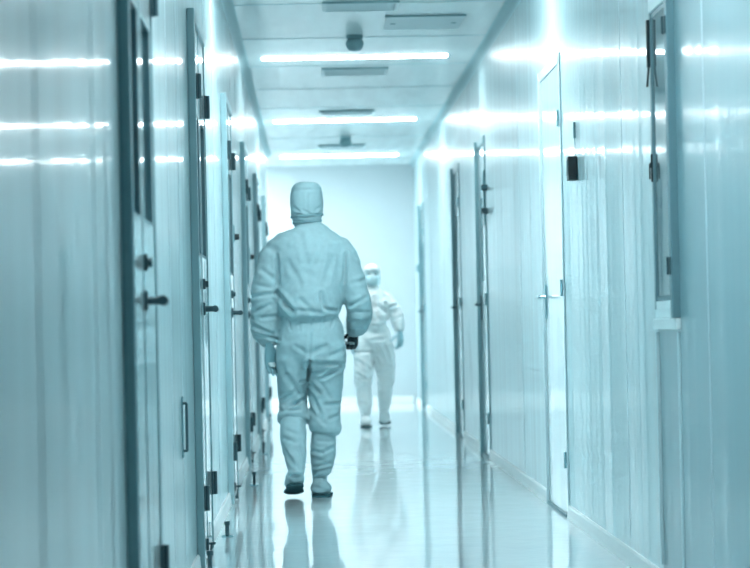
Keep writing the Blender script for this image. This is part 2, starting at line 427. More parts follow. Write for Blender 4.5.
# ------------------------------------------------------------------ ceiling fittings
def detector(x, y, label):
    t = empty('smoke_detector', (x, y, H)); tag(t, label, 'smoke detector', 'smoke detectors on the ceiling')
    bm = bmesh.new(); lathe(bm, 0, 0, [(0.055, -0.001), (0.055, -0.022), (0.050, -0.028)]); bm_obj('mounting_base', bm, M['ventdark'], t, smooth=False)
    bm = bmesh.new(); lathe(bm, 0, 0, [(0.046, -0.028), (0.057, -0.042), (0.060, -0.060), (0.052, -0.084), (0.036, -0.100), (0.014, -0.106)]); bm_obj('sensor_head', bm, M['ventdark'], t, smooth=True)
detector(0.31, 16.95, 'round dark smoke detector right in front of the nearest lit strip lamp')
detector(0.366, 26.2, 'small far smoke detector between the middle and the farthest lit strip lamps')

def vent(x, y, wid, label, dep=0.42):
    t = empty('ceiling_vent', (x, y, H)); tag(t, label, 'ceiling vent', 'ceiling vents')
    h = wid/2
    bm = bmesh.new()
    add_box(bm, -h, h, 0.006, 0.03, -0.012, -0.001); add_box(bm, -h, h, dep-0.024, dep, -0.012, -0.001)
    add_box(bm, -h, -h+0.024, 0.03, dep-0.024, -0.012, -0.001); add_box(bm, h-0.024, h, 0.03, dep-0.024, -0.012, -0.001)
    bm_obj('vent_frame', bm, M['vent'], t)
    bm = bmesh.new(); add_box(bm, -h, h, 0, 0.006, -0.014, -0.001); bm_obj('front_edge', bm, M['ventdark'], t)
    bm = bmesh.new(); n = 7
    for i in range(n):
        yy = 0.045 + (dep-0.09)*i/(n-1)
        add_box(bm, -h+0.024, h-0.024, yy-0.010, yy+0.010, -0.009, -0.004)
    bm_obj('louvre', bm, M['vent'], t)
vent(0.32, 15.15, 0.45, 'nearest ceiling vent, cut by the top edge of the picture')
vent(0.348, 19.1, 0.49, 'ceiling vent just beyond the nearest lit strip lamp', 0.5)
vent(0.34, 22.9, 0.49, 'ceiling vent just in front of the middle lit strip lamp', 0.4)
vent(0.34, 27.3, 0.50, 'farthest ceiling vent, just in front of the farthest lit strip lamp', 0.4)
t = empty('access_hatch', (0.73, 15.9, H)); tag(t, 'square ceiling access hatch with a dark front edge, right of the nearest vent', 'access hatch')
bm = bmesh.new(); add_box(bm, -0.24, 0.24, 0.006, 0.72, -0.009, -0.001, bev=0.002); bm_obj('hatch_panel', bm, M['vent'], t)
bm = bmesh.new(); add_box(bm, -0.25, 0.25, 0.0, 0.006, -0.011, -0.001); bm_obj('front_edge', bm, M['ventdark'], t)
for sx, sy in ((-0.19, 0.36), (0.19, 0.36)):
    bm = bmesh.new(); add_cyl(bm, (sx, sy, -0.009), (sx, sy, -0.013), 0.018, n=14); bm_obj('turn_latch', bm, M['ventdark'], t)

# ------------------------------------------------------------------ wall fittings
t = empty('card_reader', (XR, 11.95, 1.66)); tag(t, 'black box-shaped card reader on the right wall between the door and the window', 'card reader')
bm = bmesh.new(); add_box(bm, -0.043, -0.0005, -0.045, 0.045, -0.055, 0.055, bev=0.004); bm_obj('reader_body', bm, M['black'], t)
bm = bmesh.new(); add_box(bm, -0.046, -0.043, -0.032, 0.032, -0.030, 0.040, bev=0.001); bm_obj('reader_face', bm, M['hinge'], t)
bm = bmesh.new(); add_cyl(bm, (-0.007, 0.0, 0.14), (-0.007, 0.0, 0.215), 0.006, n=10); add_cyl(bm, (-0.006, 0.0, 0.05), (-0.006, 0.0, 0.15), 0.002, n=8); bm_obj('cable_stub', bm, M['jamb'], t)

t = empty('wall_conduit', (XR, 18.02, 1.63)); tag(t, 'thin vertical conduit clamped to the right wall beside a dark-framed door', 'conduit')
bm = bmesh.new(); add_cyl(bm, (-0.022, 0, 0.0), (-0.022, 0, 0.38), 0.009, n=12); bm_obj('pipe', bm, M['jamb'], t)
for z in (0.10, 0.26):
    bm = bmesh.new(); add_box(bm, -0.045, -0.0005, -0.02, 0.02, z-0.02, z+0.02, bev=0.003); bm_obj('clamp', bm, M['hinge'], t)

t = empty('wall_switch', (XR, 29.7, 1.58)); tag(t, 'small dark wall switch at the far end of the right wall', 'switch')
bm = bmesh.new(); add_box(bm, -0.03, -0.0005, -0.04, 0.04, -0.045, 0.045, bev=0.004); bm_obj('switch_plate', bm, M['jamb'], t)
bm = bmesh.new(); add_box(bm, -0.036, -0.030, -0.02, 0.02, -0.02, 0.02, bev=0.002); bm_obj('rocker', bm, M['hinge'], t)

def reader(y, z, label):
    t = empty('door_button', (XL, y, z)); tag(t, label, 'door button', 'door release buttons on the left wall')
    bm = bmesh.new(); add_box(bm, 0.0005, 0.022, -0.03, 0.03, -0.05, 0.05, bev=0.004); bm_obj('button_plate', bm, M['jamb'], t)
    bm = bmesh.new(); add_cyl(bm, (0.022, 0, -0.02), (0.048, 0, -0.02), 0.020, 0.017, n=16); bm_obj('push_button', bm, M['black'], t)
reader(15.55, 1.52, 'dark push button on the left wall beyond the third double door, nearer of two')
reader(19.45, 1.50, 'dark push button on the left wall behind the walking person, farther of two')

t = empty('pull_handle', (XL, 9.35, 0.61)); tag(t, 'slim vertical steel pull handle low on the left wall between the two near doors', 'handle')
bm = bmesh.new(); add_box(bm, 0.0005, 0.006, -0.03, 0.03, -0.11, 0.11, bev=0.002); bm_obj('backplate', bm, M['chrome'], t)
bm = bmesh.new()
add_cyl(bm, (0.018, 0, -0.085), (0.018, 0, 0.085), 0.005, n=12); add_cyl(bm, (0.005, 0, -0.085), (0.020, 0, -0.085), 0.005, n=12); add_cyl(bm, (0.005, 0, 0.085), (0.020, 0, 0.085), 0.005, n=12)
bm_obj('grip', bm, M['hinge'], t)

def stop(x, y, h, label):
    t = empty('door_stop', (x, y, 0)); tag(t, label, 'door stop', 'floor door stops')
    bm = bmesh.new(); lathe(bm, 0, 0, [(0.028, 0.0), (0.028, 0.006), (0.012, 0.010)], 18); bm_obj('foot_plate', bm, M['chrome'], t)
    bm = bmesh.new(); lathe(bm, 0, 0, [(0.009, 0.008), (0.009, h-0.02), (0.013, h-0.018), (0.013, h)], 16); bm_obj('post', bm, M['hinge'], t)
stop(-0.415, 10.02, 0.108, 'nearest floor door stop, cut by the bottom edge at the second double door')
stop(-0.414, 11.98, 0.072, 'small pale door stop on the floor just beyond the second double door')
stop(-0.375, 15.75, 0.085, 'dark door stop on the floor by the third double door, left of the walking feet')
stop(-0.39, 19.6, 0.085, 'farthest door stop in view on the floor, by the fourth double door')

# ------------------------------------------------------------------ people
def tube(bm, rings, n=20):
    """closed loft; a ring is (centre, rx, ry[, normal direction, exponent]); rx is across, ry is front to back"""
    prev = None
    for k, r in enumerate(rings):
        c = V(r[0]); rx, ry = r[1], r[2]
        ax = V(r[3]).normalized() if len(r) > 3 and r[3] is not None else None
        if ax is None:
            a = V(rings[max(0, k-1)][0]); b = V(rings[min(len(rings)-1, k+1)][0]); ax = (b-a).normalized()
        e = r[4] if len(r) > 4 else 2.0
        u = V((1, 0, 0)); u = (u - ax*u.dot(ax))
        if u.length < 0.2: u = V((0, 0, 1)) - ax*ax.z
        u.normalize(); w_ = ax.cross(u)
        ring = []
        for i in range(n):
            t_ = 2*math.pi*i/n; cs, sn = math.cos(t_), math.sin(t_)
            px = math.copysign(abs(cs)**(2/e), cs)*rx; py = math.copysign(abs(sn)**(2/e), sn)*ry
            ring.append(bm.verts.new(c + u*px + w_*py))
        if prev:
            for i in range(n): bm.faces.new((prev[i], prev[(i+1) % n], ring[(i+1) % n], ring[i]))
        else:
            bm.faces.new(ring[::-1])
        prev = ring
    bm.faces.new(prev)

def ball(bm, c, r, n=16):
    rx, ry, rz = r if isinstance(r, (tuple, list)) else (r, r, r)
    g = bmesh.ops.create_uvsphere(bm, u_segments=n, v_segments=n//2+2, radius=1.0)
    for v in g['verts']: v.co = V((c[0]+v.co.x*rx, c[1]+v.co.y*ry, c[2]+v.co.z*rz))

def remeshed(name, bm, vox, smooth=4, disp=None):
    """one continuous skin grown round the overlapping lofts, with its folds"""
    bmesh.ops.recalc_face_normals(bm, faces=bm.faces)
    me = bpy.data.meshes.new('raw'); bm.to_mesh(me); bm.free()
    tmp = bpy.data.objects.new('raw', me); C.objects.link(tmp)
    rm = tmp.modifiers.new('r', 'REMESH'); rm.mode = 'VOXEL'; rm.voxel_size = vox; rm.use_smooth_shade = True
    if smooth:
        sm = tmp.modifiers.new('s', 'SMOOTH'); sm.factor = 0.5; sm.iterations = smooth
    dg = bpy.context.evaluated_depsgraph_get(); dg.update()
    out = bpy.data.meshes.new_from_object(tmp.evaluated_get(dg), depsgraph=dg)
    bpy.data.objects.remove(tmp); bpy.data.meshes.remove(me)
    out.name = name; out.materials.clear()
    if disp:
        nr = [v.normal.copy() for v in out.vertices]
        new = [v.co + nr[i]*disp(v.co, nr[i]) for i, v in enumerate(out.vertices)]
        for v, p in zip(out.vertices, new): v.co = p
    for p in out.polygons: p.use_smooth = True
    return out

def seg_dist(px, pz, a, b):
    dx, dz = b[0]-a[0], b[1]-a[1]; l = dx*dx+dz*dz
    t_ = max(0, min(1, ((px-a[0])*dx+(pz-a[1])*dz)/l))
    return math.hypot(px-a[0]-dx*t_, pz-a[1]-dz*t_), t_

def folds(creases, side, amp_noise=0.004, seed=0, scale=9.0):
    """creases: (x0, z0, x1, z1, depth, width) on the side (sign of y) that they crease; a valley with a soft roll beside it"""
    def f(co, n):
        d = amp_noise*noise.noise(V((co.x*scale*0.8+seed, co.y*scale*0.8, co.z*scale*1.2)))
        d += 0.5*amp_noise*noise.noise(V((co.x*scale*2.3+seed+7, co.y*scale*2.3, co.z*scale*3.1)))
        k = max(0.0, min(1.0, 0.35+n.y*side))
        if k > 0:
            for (x0, z0, x1, z1, dep, wd) in creases:
                if abs(co.x-(x0+x1)/2) > abs(x1-x0)/2+3.2*wd or abs(co.z-(z0+z1)/2) > abs(z1-z0)/2+3.2*wd: continue
                q, t_ = seg_dist(co.x, co.z, (x0, z0), (x1, z1)); q /= wd
                if q < 3.2:
                    d += k*dep*(-math.exp(-q*q)*1.0 + 0.55*math.exp(-(q-1.5)**2*1.6))*(0.55+0.45*math.sin(math.pi*min(1, max(0, t_*0.9+0.05))))
        return d
    return f

def hand(bm, wrist, along, side, thumb, curl, s=1.0):
    """palm and five fingers; along = wrist to knuckles, side = across to the index side, thumb = way the palm faces"""
    w0 = V(wrist); a = V(along).normalized(); sd = V(side); sd = (sd - a*sd.dot(a)).normalized(); pn = V(thumb); pn = (pn - a*pn.dot(a) - sd*pn.dot(sd)).normalized()
    def frame_ring(c, hx, hy):
        return [bm.verts.new(c + sd*(hx*math.cos(2*math.pi*i/14)) + pn*(hy*math.sin(2*math.pi*i/14))) for i in range(14)]
    prev = None
    for t_, hx, hy in ((-0.03, 0.026, 0.021), (0.0, 0.027, 0.020), (0.03, 0.036, 0.019), (0.065, 0.042, 0.017), (0.092, 0.041, 0.014)):
        rg = frame_ring(w0 + a*t_*s, hx*s, hy*s)
        if prev:
            for i in range(14): bm.faces.new((prev[i], prev[(i+1) % 14], rg[(i+1) % 14], rg[i]))
        else: bm.faces.new(rg[::-1])
        prev = rg
    bm.faces.new(prev)
    def finger(base, d, n, lens, r, cu):
        p = V(base); d = V(d).normalized(); axis = d.cross(n).normalized()
        pts = [(p - d*0.02*s, r), (p, r)]
        for k, l in enumerate(lens):
            d = Matrix.Rotation(cu[k], 3, axis) @ d
            p = p + d*l*s; pts.append((p.copy(), r*(0.93-0.09*k)))
        pts.append((p + d*0.006*s, r*0.45))
        rings = [(q, rr*s, rr*s) for q, rr in pts]
        tube(bm, rings, n=10)
    for off, l, r in ((0.030, 0.92, 0.0098), (0.010, 1.0, 0.0102), (-0.011, 0.94, 0.0098), (-0.031, 0.76, 0.0088)):
        finger(w0 + a*0.088*s + sd*off*s, a + sd*off*1.2, pn, (0.043*l, 0.028*l, 0.022*l), r, (curl, curl*1.2, curl*0.9))
    finger(w0 + a*0.030*s + sd*0.032*s + pn*0.006*s, a*0.75 + sd*0.7 + pn*0.35, (pn - sd*0.6).normalized(), (0.038, 0.030, 0.022), 0.0115, (0.15, 0.3, 0.25))

def fig_part(name, me, material, root): return link(name, me, material, root)

# ---- the person walking away, in local metres about the standing foot
P1 = V((0.0, 14.6, 0.0))
def L1(px, py, y=0.0):                         # crease positions read off the photograph, at this figure's own depth
    dx, dy = px-313.0, py-324.0; k = (14.6+y)/F
    return ((dx-0.021*dy)*k, 0.97-(dy+0.021*dx)*k)
def cr(px0, py0, px1, py1, dep=0.012, wd=0.014):
    a = L1(px0, py0); b = L1(px1, py1); return (a[0], a[1], b[0], b[1], dep, wd)

# body: one continuous surface under the suit
bm = bmesh.new()
tube(bm, [((-.022, .02, 1.42), .05, .055), ((-.022, .02, 1.52), .052, .058), ((-.022, .02, 1.57), .065, .078), ((-.022, .02, 1.63), .075, .092), ((-.022, .015, 1.69), .074, .09), ((-.020, .01, 1.735), .05, .06), ((-.020, .01, 1.75), .02, .03)])
tube(bm, [((-.03, 0, .74), .10, .08), ((-.015, 0, .86), .155, .10), ((-.015, 0, 1.0), .12, .09), ((-.01, 0, 1.2), .145, .10), ((-.015, 0, 1.36), .17, .09), ((-.02, 0, 1.44), .10, .06)])
def limb(pts, n=14): tube(bm, [(p, r, r) for p, r in pts], n)
limb([((-.18, 0, 1.40), .05), ((-.255, -.01, 1.16), .042), ((-.27, .0, 1.10), .04), ((-.245, .02, .93), .033), ((-.234, .004, .86), .028)])
limb([((.14, 0, 1.41), .05), ((.25, -.02, 1.15), .042), ((.262, -.01, 1.09), .04), ((.240, .14, .96), .033), ((.225, .18, .90), .028)])
limb([((-.10, 0, .82), .075), ((-.127, .06, .50), .055), ((-.124, -.04, .36), .045), ((-.11, -.16, .19), .035), ((-.11, -.19, .15), .03)])
limb([((.06, 0, .82), .08), ((.06, .03, .46), .055), ((.045, .02, .30), .045), ((.022, .0, .10), .035), ((.022, .03, .05), .035), ((.026, .14, .035), .03)])
limb([((-.112, -.19, .15), .028), ((-.122, -.10, .098), .022)])
hand(bm, (-.244, .0, .842), (.03, .10, -1), (.85, .55, .1), (.55, -.85, 0), 0.30, 0.70)
hand(bm, (.224, .165, .922), (-.04, .20, -1), (-.8, .55, .1), (-.55, -.8, -.1), 0.95, 0.66)
body = link('person', remeshed('person', bm, 0.011, 2), M['skin'])
tag(body, 'person walking away in a blue hooded cleanroom suit and boots, seen from behind', 'person')

# coverall: blouson and trousers as one garment
bm = bmesh.new()
tube(bm, [((-.016, .005, 1.53), .068, .075), ((-.012, .0, 1.505), .105, .085), ((-.010, -.005, 1.468), .178, .105), ((-.018, -.005, 1.425), .228, .12), ((-.012, -.01, 1.36), .220, .13), ((-.005, -.012, 1.27), .205, .135),
          ((-.005, -.02, 1.17), .192, .142), ((-.012, -.03, 1.10), .182, .148), ((-.018, -.03, 1.06), .176, .145), ((-.020, -.012, 1.032), .162, .118), ((-.020, -.005, 1.018), .152, .108), ((-.018, -.01, .995), .160, .115),
          ((-.012, -.015, .94), .178, .128), ((-.008, -.02, .86), .190, .14), ((-.012, -.012, .79), .186, .13), ((-.02, 0, .735), .165, .105)], 28)
# sleeves
tube(bm, [((-.150, 0, 1.415), .055, .07), ((-.190, 0, 1.385), .074, .08), ((-.226, -.003, 1.335), .080, .084), ((-.243, -.006, 1.27), .078, .084), ((-.257, -.01, 1.20), .078, .084), ((-.266, -.005, 1.11), .082, .086), ((-.266, .01, 1.03), .086, .088), ((-.262, .025, .955), .089, .088),
          ((-.258, .03, .92), .084, .082), ((-.246, .020, .885), .062, .06), ((-.238, .012, .862), .047, .045)], 22)
tube(bm, [((.108, 0, 1.425), .055, .07), ((.148, 0, 1.395), .074, .08), ((.182, -.003, 1.345), .080, .084), ((.203, -.006, 1.275), .077, .084), ((.226, -.012, 1.20), .077, .084), ((.254, -.010, 1.11), .074, .088), ((.260, .02, 1.04), .072, .092), ((.259, .06, .99), .070, .086),
          ((.252, .10, .962), .066, .075), ((.240, .14, .942), .050, .052), ((.229, .17, .925), .040, .042)], 22)
# trouser legs
tube(bm, [((-.105, -.005, .86), .098, .125), ((-.118, .0, .76), .096, .118), ((-.126, .02, .67), .086, .105), ((-.127, .045, .58), .080, .097), ((-.124, .05, .52), .078, .092), ((-.122, .03, .48), .084, .096), ((-.123, .005, .452), .089, .098), ((-.124, -.008, .430), .086, .094), ((-.124, -.012, .417), .068, .075)], 22)
tube(bm, [((.088, -.005, .86), .098, .125), ((.076, .0, .76), .104, .12), ((.066, .012, .67), .100, .108), ((.062, .02, .575), .092, .099), ((.058, .02, .50), .086, .094), ((.056, .01, .43), .087, .096), ((.057, .0, .390), .092, .100), ((.054, .0, .365), .089, .096), ((.051, .0, .348), .070, .076)], 22)
K = []
K += [cr(277, 293, 293, 312, .020, .016), cr(321, 294, 324, 308, .014, .013), cr(324, 309, 336, 311, .010, .012), cr(290, 310, 322, 313, .008, .014), cr(300, 300, 312, 311, .006, .014)]
K += [cr(277, 256, 279, 285, .012, .012), cr(346, 254, 344, 282, .015, .012), cr(262, 243, 276, 252, .006, .02), cr(300, 236, 306, 262, .004, .02), cr(322, 240, 318, 268, .004, .02), cr(288, 262, 300, 284, .005, .018), cr(332, 258, 326, 282, .005, .018)]
K += [cr(252, 297, 272, 294, .010, .012), cr(255, 312, 270, 305, .009, .012), cr(252, 325, 272, 334, .012, .012), cr(258, 334, 280, 340, .012, .010), cr(262, 270, 275, 280, .007, .014), cr(256, 285, 270, 288, .005, .012), cr(262, 318, 278, 316, .008, .011)]
K += [cr(349, 322, 369, 321, .011, .012), cr(348, 330, 364, 332, .012, .010), cr(350, 306, 366, 298, .009, .013), cr(352, 284, 364, 280, .006, .014), cr(350, 312, 368, 312, .006, .011), cr(354, 262, 362, 268, .005, .014)]
K += [cr(308.6, 362, 344, 364, .014, .012), cr(308.8, 362, 308.5, 378, .028, .013), cr(322, 378, 342, 367, .011, .013), cr(309, 382, 320, 392, .012, .013), cr(312, 396, 322, 417, .011, .013), cr(326, 404, 341, 404, .009, .012), cr(311, 410, 326, 424, .007, .012), cr(330, 418, 341, 414, .007, .012)]
K += [cr(286, 407, 307, 398, .017, .012), cr(288, 376, 301, 396, .010, .016), cr(300, 381, 307, 379, .010, .010), cr(279, 410, 300, 409, .010, .011), cr(282, 365, 290, 385, .006, .015), cr(281, 398, 294, 392, .008, .012), cr(310, 325, 309, 360, .006, .010), cr(296, 346, 306, 352, .006, .014), cr(312, 352, 326, 346, .008, .016), cr(330, 356, 343, 350, .006, .014)]
K += [cr(288, 318, 291, 330, .005, .008), cr(299, 319, 300, 331, .005, .008), cr(312, 319, 312, 330, .005, .008), cr(324, 318, 322, 330, .005, .008), cr(334, 317, 331, 328, .005, .008), cr(318, 380, 330, 398, .006, .014), cr(312, 372, 322, 372, .006, .012)]
me = remeshed('coverall', bm, 0.0085, 3, folds([(a, b, c, d, e*1.2, f) for a, b, c, d, e, f in K], -1, 0.007, 3))
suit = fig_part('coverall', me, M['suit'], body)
# elastic waist band seam
bm = bmesh.new()
def band(bm, c, rx, ry, h, th, n=40, tilt=0.0):
    rr = []
    for (dr, dz) in ((0, -h), (th, -h), (th, h), (0, h)):
        rr.append([bm.verts.new((c[0]+(rx+dr)*math.cos(2*math.pi*i/n), c[1]+(ry+dr)*math.sin(2*math.pi*i/n), c[2]+dz+tilt*math.cos(2*math.pi*i/n))) for i in range(n)])
    for j in range(4):
        a, b = rr[j], rr[(j+1) % 4]
        for i in range(n): bm.faces.new((a[i], a[(i+1) % n], b[(i+1) % n], b[i]))
band(bm, (-.020, -.006, 1.017), .1545, .111, .009, .006, tilt=-.004); bmesh.ops.recalc_face_normals(bm, faces=bm.faces)
bm_obj('waistband', bm, M['suit_seam'], suit, smooth=True)

# hood
bm = bmesh.new()
tube(bm, [((-.018, .012, 1.50), .072, .075, (0, 0, 1)), ((-.020, .014, 1.535), .074, .082, (0, 0, 1), 2.2), ((-.021, .014, 1.555), .080, .094, (0, 0, 1), 2.3), ((-.022, .014, 1.60), .090, .112, (0, 0, 1), 2.5), ((-.022, .012, 1.65), .093, .116, (0, 0, 1), 2.6),
          ((-.021, .010, 1.70), .091, .112, (0, 0, 1), 2.6), ((-.020, .008, 1.735), .084, .104, (0, 0, 1), 2.6), ((-.019, .005, 1.757), .068, .088, (0, 0, 1), 2.5), ((-.018, .003, 1.768), .040, .055, (0, 0, 1))], 26)
KH = [cr(293, 214, 305, 217, .010, .008), cr(305, 217, 322, 214, .010, .008), cr(296, 222, 321, 224, .010, .008), cr(303, 211, 312, 216, .006, .008), cr(292, 191, 322, 190, .004, .008), cr(307, 193, 307, 212, .003, .008), cr(294, 208, 300, 213, .006, .008), cr(314, 212, 321, 207, .006, .008)]
hood = fig_part('hood', remeshed('hood', bm, 0.0075, 3, folds(KH, -1, 0.003, 11, 14)), M['suit'], body)
bm = bmesh.new()
for z, rx, ry, c in ((1.578, .089, .106, -.021), (1.545, .079, .090, -.020)):
    band(bm, (c, .014, z), rx, ry, .007, .004, tilt=.006)
bmesh.ops.recalc_face_normals(bm, faces=bm.faces); bm_obj('hood_strap', bm, M['suit_seam'], hood, smooth=True)

# boots: left lifted at the heel, right planted
def boot(rings, foot, sole_fn, creases, root, m, vox=0.0075, seed=0, side=-1):
    bm = bmesh.new(); tube(bm, rings, 20); tube(bm, foot, 20)
    b = fig_part('boot', remeshed('boot', bm, vox, 3, folds(creases, side, 0.004, seed, 13)), m, root)
    bm = bmesh.new(); sole_fn(bm); bmesh.ops.recalc_face_normals(bm, faces=bm.faces)
    bm_obj('boot_sole', bm, M['sole'], b, smooth=False)
    return b
def slab(bm, c0, c1, w0, w1, wm, th, nrm):
    """shoe-sole outline from heel c0 to toe c1"""
    c0, c1, nrm = V(c0), V(c1), V(nrm).normalized(); ax = (c1-c0); L_ = ax.length; ax.normalize(); sd = ax.cross(nrm).normalized()
    pts = []
    prof = [(0, .0), (.02, .55), (.08, .9), (.2, 1.0), (.42, .86), (.62, 1.08), (.78, 1.12), (.9, .85), (.97, .5), (1, 0)]
    left = [(t_, w_) for t_, w_ in prof]; right = [(t_, -w_) for t_, w_ in prof[::-1] if 0 < t_ < 1]
    for t_, w_ in left + right: pts.append(c0 + ax*L_*t_ + sd*w_*w0)
    top = [bm.verts.new(p) for p in pts]; bot = [bm.verts.new(p - nrm*th) for p in pts]
    n = len(pts)
    for i in range(n): bm.faces.new((top[i], top[(i+1) % n], bot[(i+1) % n], bot[i]))
    bm.faces.new(top); bm.faces.new(bot[::-1])
# left: shin slopes back, foot points down with its sole turned to the camera
boot([((-.124, -.01, .47), .060, .066), ((-.124, -.02, .425), .070, .076), ((-.124, -.05, .37), .076, .082), ((-.121, -.09, .30), .070, .080), ((-.113, -.13, .23), .060, .069), ((-.108, -.165, .175), .050, .057), ((-.108, -.19, .145), .044, .050), ((-.112, -.20, .125), .046, .050)],
     [((-.113, -.222, .135), .038, .036), ((-.116, -.185, .126), .054, .044), ((-.121, -.12, .100), .055, .034), ((-.127, -.04, .076), .054, .029), ((-.130, .02, .056), .040, .022), ((-.131, .045, .045), .018, .012)],
     lambda bm: slab(bm, (-.116, -.240, .094), (-.131, .055, .022), .050, .05, .05, .010, (.0, -.22, 1)),
     [cr(282.5, 445, 294, 463, .010, .011), cr(288, 430, 302, 434, .005, .012), cr(300, 446, 305, 462, .006, .011), cr(289, 473, 304, 472, .010, .009), cr(290, 455, 301, 468, .007, .011), cr(284, 437, 296, 441, .006, .012)], body, M['suit'], seed=5)
boot([((.050, .0, .40), .060, .066), ((.047, .0, .345), .069, .074), ((.044, .0, .30), .073, .079), ((.041, -.005, .24), .073, .079), ((.036, -.005, .19), .065, .071), ((.030, -.005, .15), .056, .062), ((.020, -.002, .118), .042, .050), ((.020, .0, .10), .044, .052)],
     [((.020, -.035, .095), .036, .034), ((.022, -.03, .06), .054, .050), ((.026, .01, .048), .059, .046), ((.030, .08, .045), .058, .040), ((.034, .15, .038), .054, .030), ((.035, .20, .030), .038, .022), ((.035, .225, .026), .018, .014)],
     lambda bm: slab(bm, (.024, -.088, .015), (.035, .235, .015), .054, .05, .05, .014, (0, 0, 1)),
     [cr(311, 450, 322, 452, .009, .011), cr(322, 452, 335, 446, .008, .011), cr(314, 466, 330, 462, .009, .010), cr(312, 477, 327, 476, .012, .009), cr(318, 440, 332, 441, .005, .011), cr(313, 458, 324, 460, .006, .010), cr(320, 470, 330, 468, .007, .009), cr(314, 486, 326, 490, .004, .01)], body, M['suit'], seed=9)
# gloves
bm = bmesh.new(); hand(bm, (-.244, .0, .850), (.03, .10, -1), (.85, .55, .1), (.55, -.85, 0), 0.30, 1.0)
fig_part('glove', remeshed('glove', bm, 0.0045, 2), M['glove'], body)
bm = bmesh.new(); hand(bm, (.226, .162, .930), (-.04, .20, -1), (-.8, .55, .1), (-.55, -.8, -.1), 0.95, 0.92)
g = fig_part('glove', remeshed('glove', bm, 0.0045, 2), M['gloveblack'], body); g['label'] = 'black glove on the right hand'
body.location = P1

# ---- the person coming closer, farther down the corridor (front towards the camera, -y)
D2 = 24.45
P2 = V((0.565, D2, 0.0))
def Q2(px, py):
    dx, dy = px-313.0, py-324.0; k = D2/F
    return ((dx-0.021*dy)*k - P2.x, 0.97-(dy+0.021*dx)*k)
def c2(px0, py0, px1, py1, dep=0.012, wd=0.018):
    a = Q2(px0, py0); b = Q2(px1, py1); return (a[0], a[1], b[0], b[1], dep, wd)
bm = bmesh.new()
# head with face
tube(bm, [((0, .02, 1.20), .045, .05), ((0, .015, 1.31), .046, .052), ((0, .0, 1.335), .055, .07), ((0, -.005, 1.37), .064, .085), ((0, -.005, 1.42), .069, .09), ((0, .0, 1.46), .066, .085), ((0, .005, 1.495), .045, .06), ((0, .005, 1.51), .02, .03)])
tube(bm, [((0, -.080, 1.425), .008, .010), ((0, -.098, 1.40), .012, .014), ((0, -.100, 1.388), .013, .012), ((0, -.085, 1.38), .010, .010)], 10)
tube(bm, [((0, -.076, 1.365), .022, .012), ((0, -.084, 1.360), .024, .010), ((0, -.078, 1.352), .020, .010)], 10)
for sx in (-1, 1): ball(bm, (sx*.069, .005, 1.405), (.010, .02, .03), 10)
tube(bm, [((0, 0, .66), .09, .07), ((0, 0, .78), .14, .09), ((0, 0, .90), .11, .08), ((0, 0, 1.05), .12, .09), ((0, 0, 1.18), .14, .08), ((0, .0, 1.25), .08, .055)])
limb([((.12, 0, 1.21), .045), ((.205, .01, 1.06), .038), ((.235, -.03, .93), .030), ((.245, -.05, .875), .026)])
limb([((-.12, 0, 1.21), .045), ((-.20, .02, 1.03), .038), ((-.21, -.02, .86), .030), ((-.205, -.04, .80), .026)])
limb([((-.07, 0, .74), .07), ((-.10, -.07, .42), .05), ((-.098, -.11, .27), .042), ((-.090, -.135, .08), .032), ((-.090, -.20, .06), .03)])
limb([((.075, 0, .74), .07), ((.105, .05, .42), .05), ((.098, .14, .26), .042), ((.093, .215, .12), .032), ((.093, .15, .08), .028)])
hand(bm, (.250, -.052, .868), (.02, -.15, -1), (-.8, -.6, .1), (-.6, .8, 0), 0.35, 0.68)
hand(bm, (-.204, -.045, .79), (.0, -.15, -1), (.2, -1, .15), (1, .1, 0), 0.35, 0.64)
body2 = link('person', remeshed('person', bm, 0.009, 2), M['skin'])
tag(body2, 'person in a white cleanroom suit and face mask walking towards us, partly hidden', 'person')
for sx in (-1, 1):
    bm = bmesh.new(); ball(bm, (sx*.029, -.084, 1.424), (.012, .008, .007), 14); bm_obj('eye', bm, M['eye'], body2, smooth=True)
    bm = bmesh.new(); tube(bm, [((sx*.014, -.090, 1.438), .002, .002), ((sx*.030, -.091, 1.442), .003, .003), ((sx*.046, -.082, 1.438), .002, .002)], 8); bm_obj('eyebrow', bm, M['gasket'], body2, smooth=True)
bm = bmesh.new()
tube(bm, [((0, -.03, 1.318), .045, .055, (0, 0, 1)), ((0, -.034, 1.345), .064, .070, (0, 0, 1)), ((0, -.034, 1.375), .069, .078, (0, 0, 1)), ((0, -.030, 1.405), .070, .076, (0, 0, 1)), ((0, -.028, 1.413), .068, .070, (0, 0, 1))], 24)
mask = fig_part('face_mask', remeshed('face_mask', bm, 0.006, 2, folds([(-.05, 1.365, .05, 1.365, .004, .006), (-.05, 1.385, .05, 1.385, .004, .006)], -1, 0.002)), M['mask'], body2)
bm = bmesh.new()                               # hood open at the face
tube(bm, [((0, .03, 1.26), .085, .085, (0, 0, 1)), ((0, .03, 1.30), .066, .072, (0, 0, 1)), ((0, .035, 1.34), .074, .080, (0, 0, 1)), ((0, .038, 1.40), .081, .088, (0, 0, 1)), ((0, .034, 1.445), .081, .100, (0, 0, 1)), ((0, .015, 1.470), .078, .112, (0, 0, 1)), ((0, .012, 1.50), .066, .094, (0, 0, 1)), ((0, .012, 1.522), .030, .05, (0, 0, 1))], 24)
fig_part('hood', remeshed('hood', bm, 0.008, 3, folds([(-.07, 1.455, .07, 1.455, .006, .01)], -1, 0.003, 21, 12)), M['suitwhite'], body2)
bm = bmesh.new()
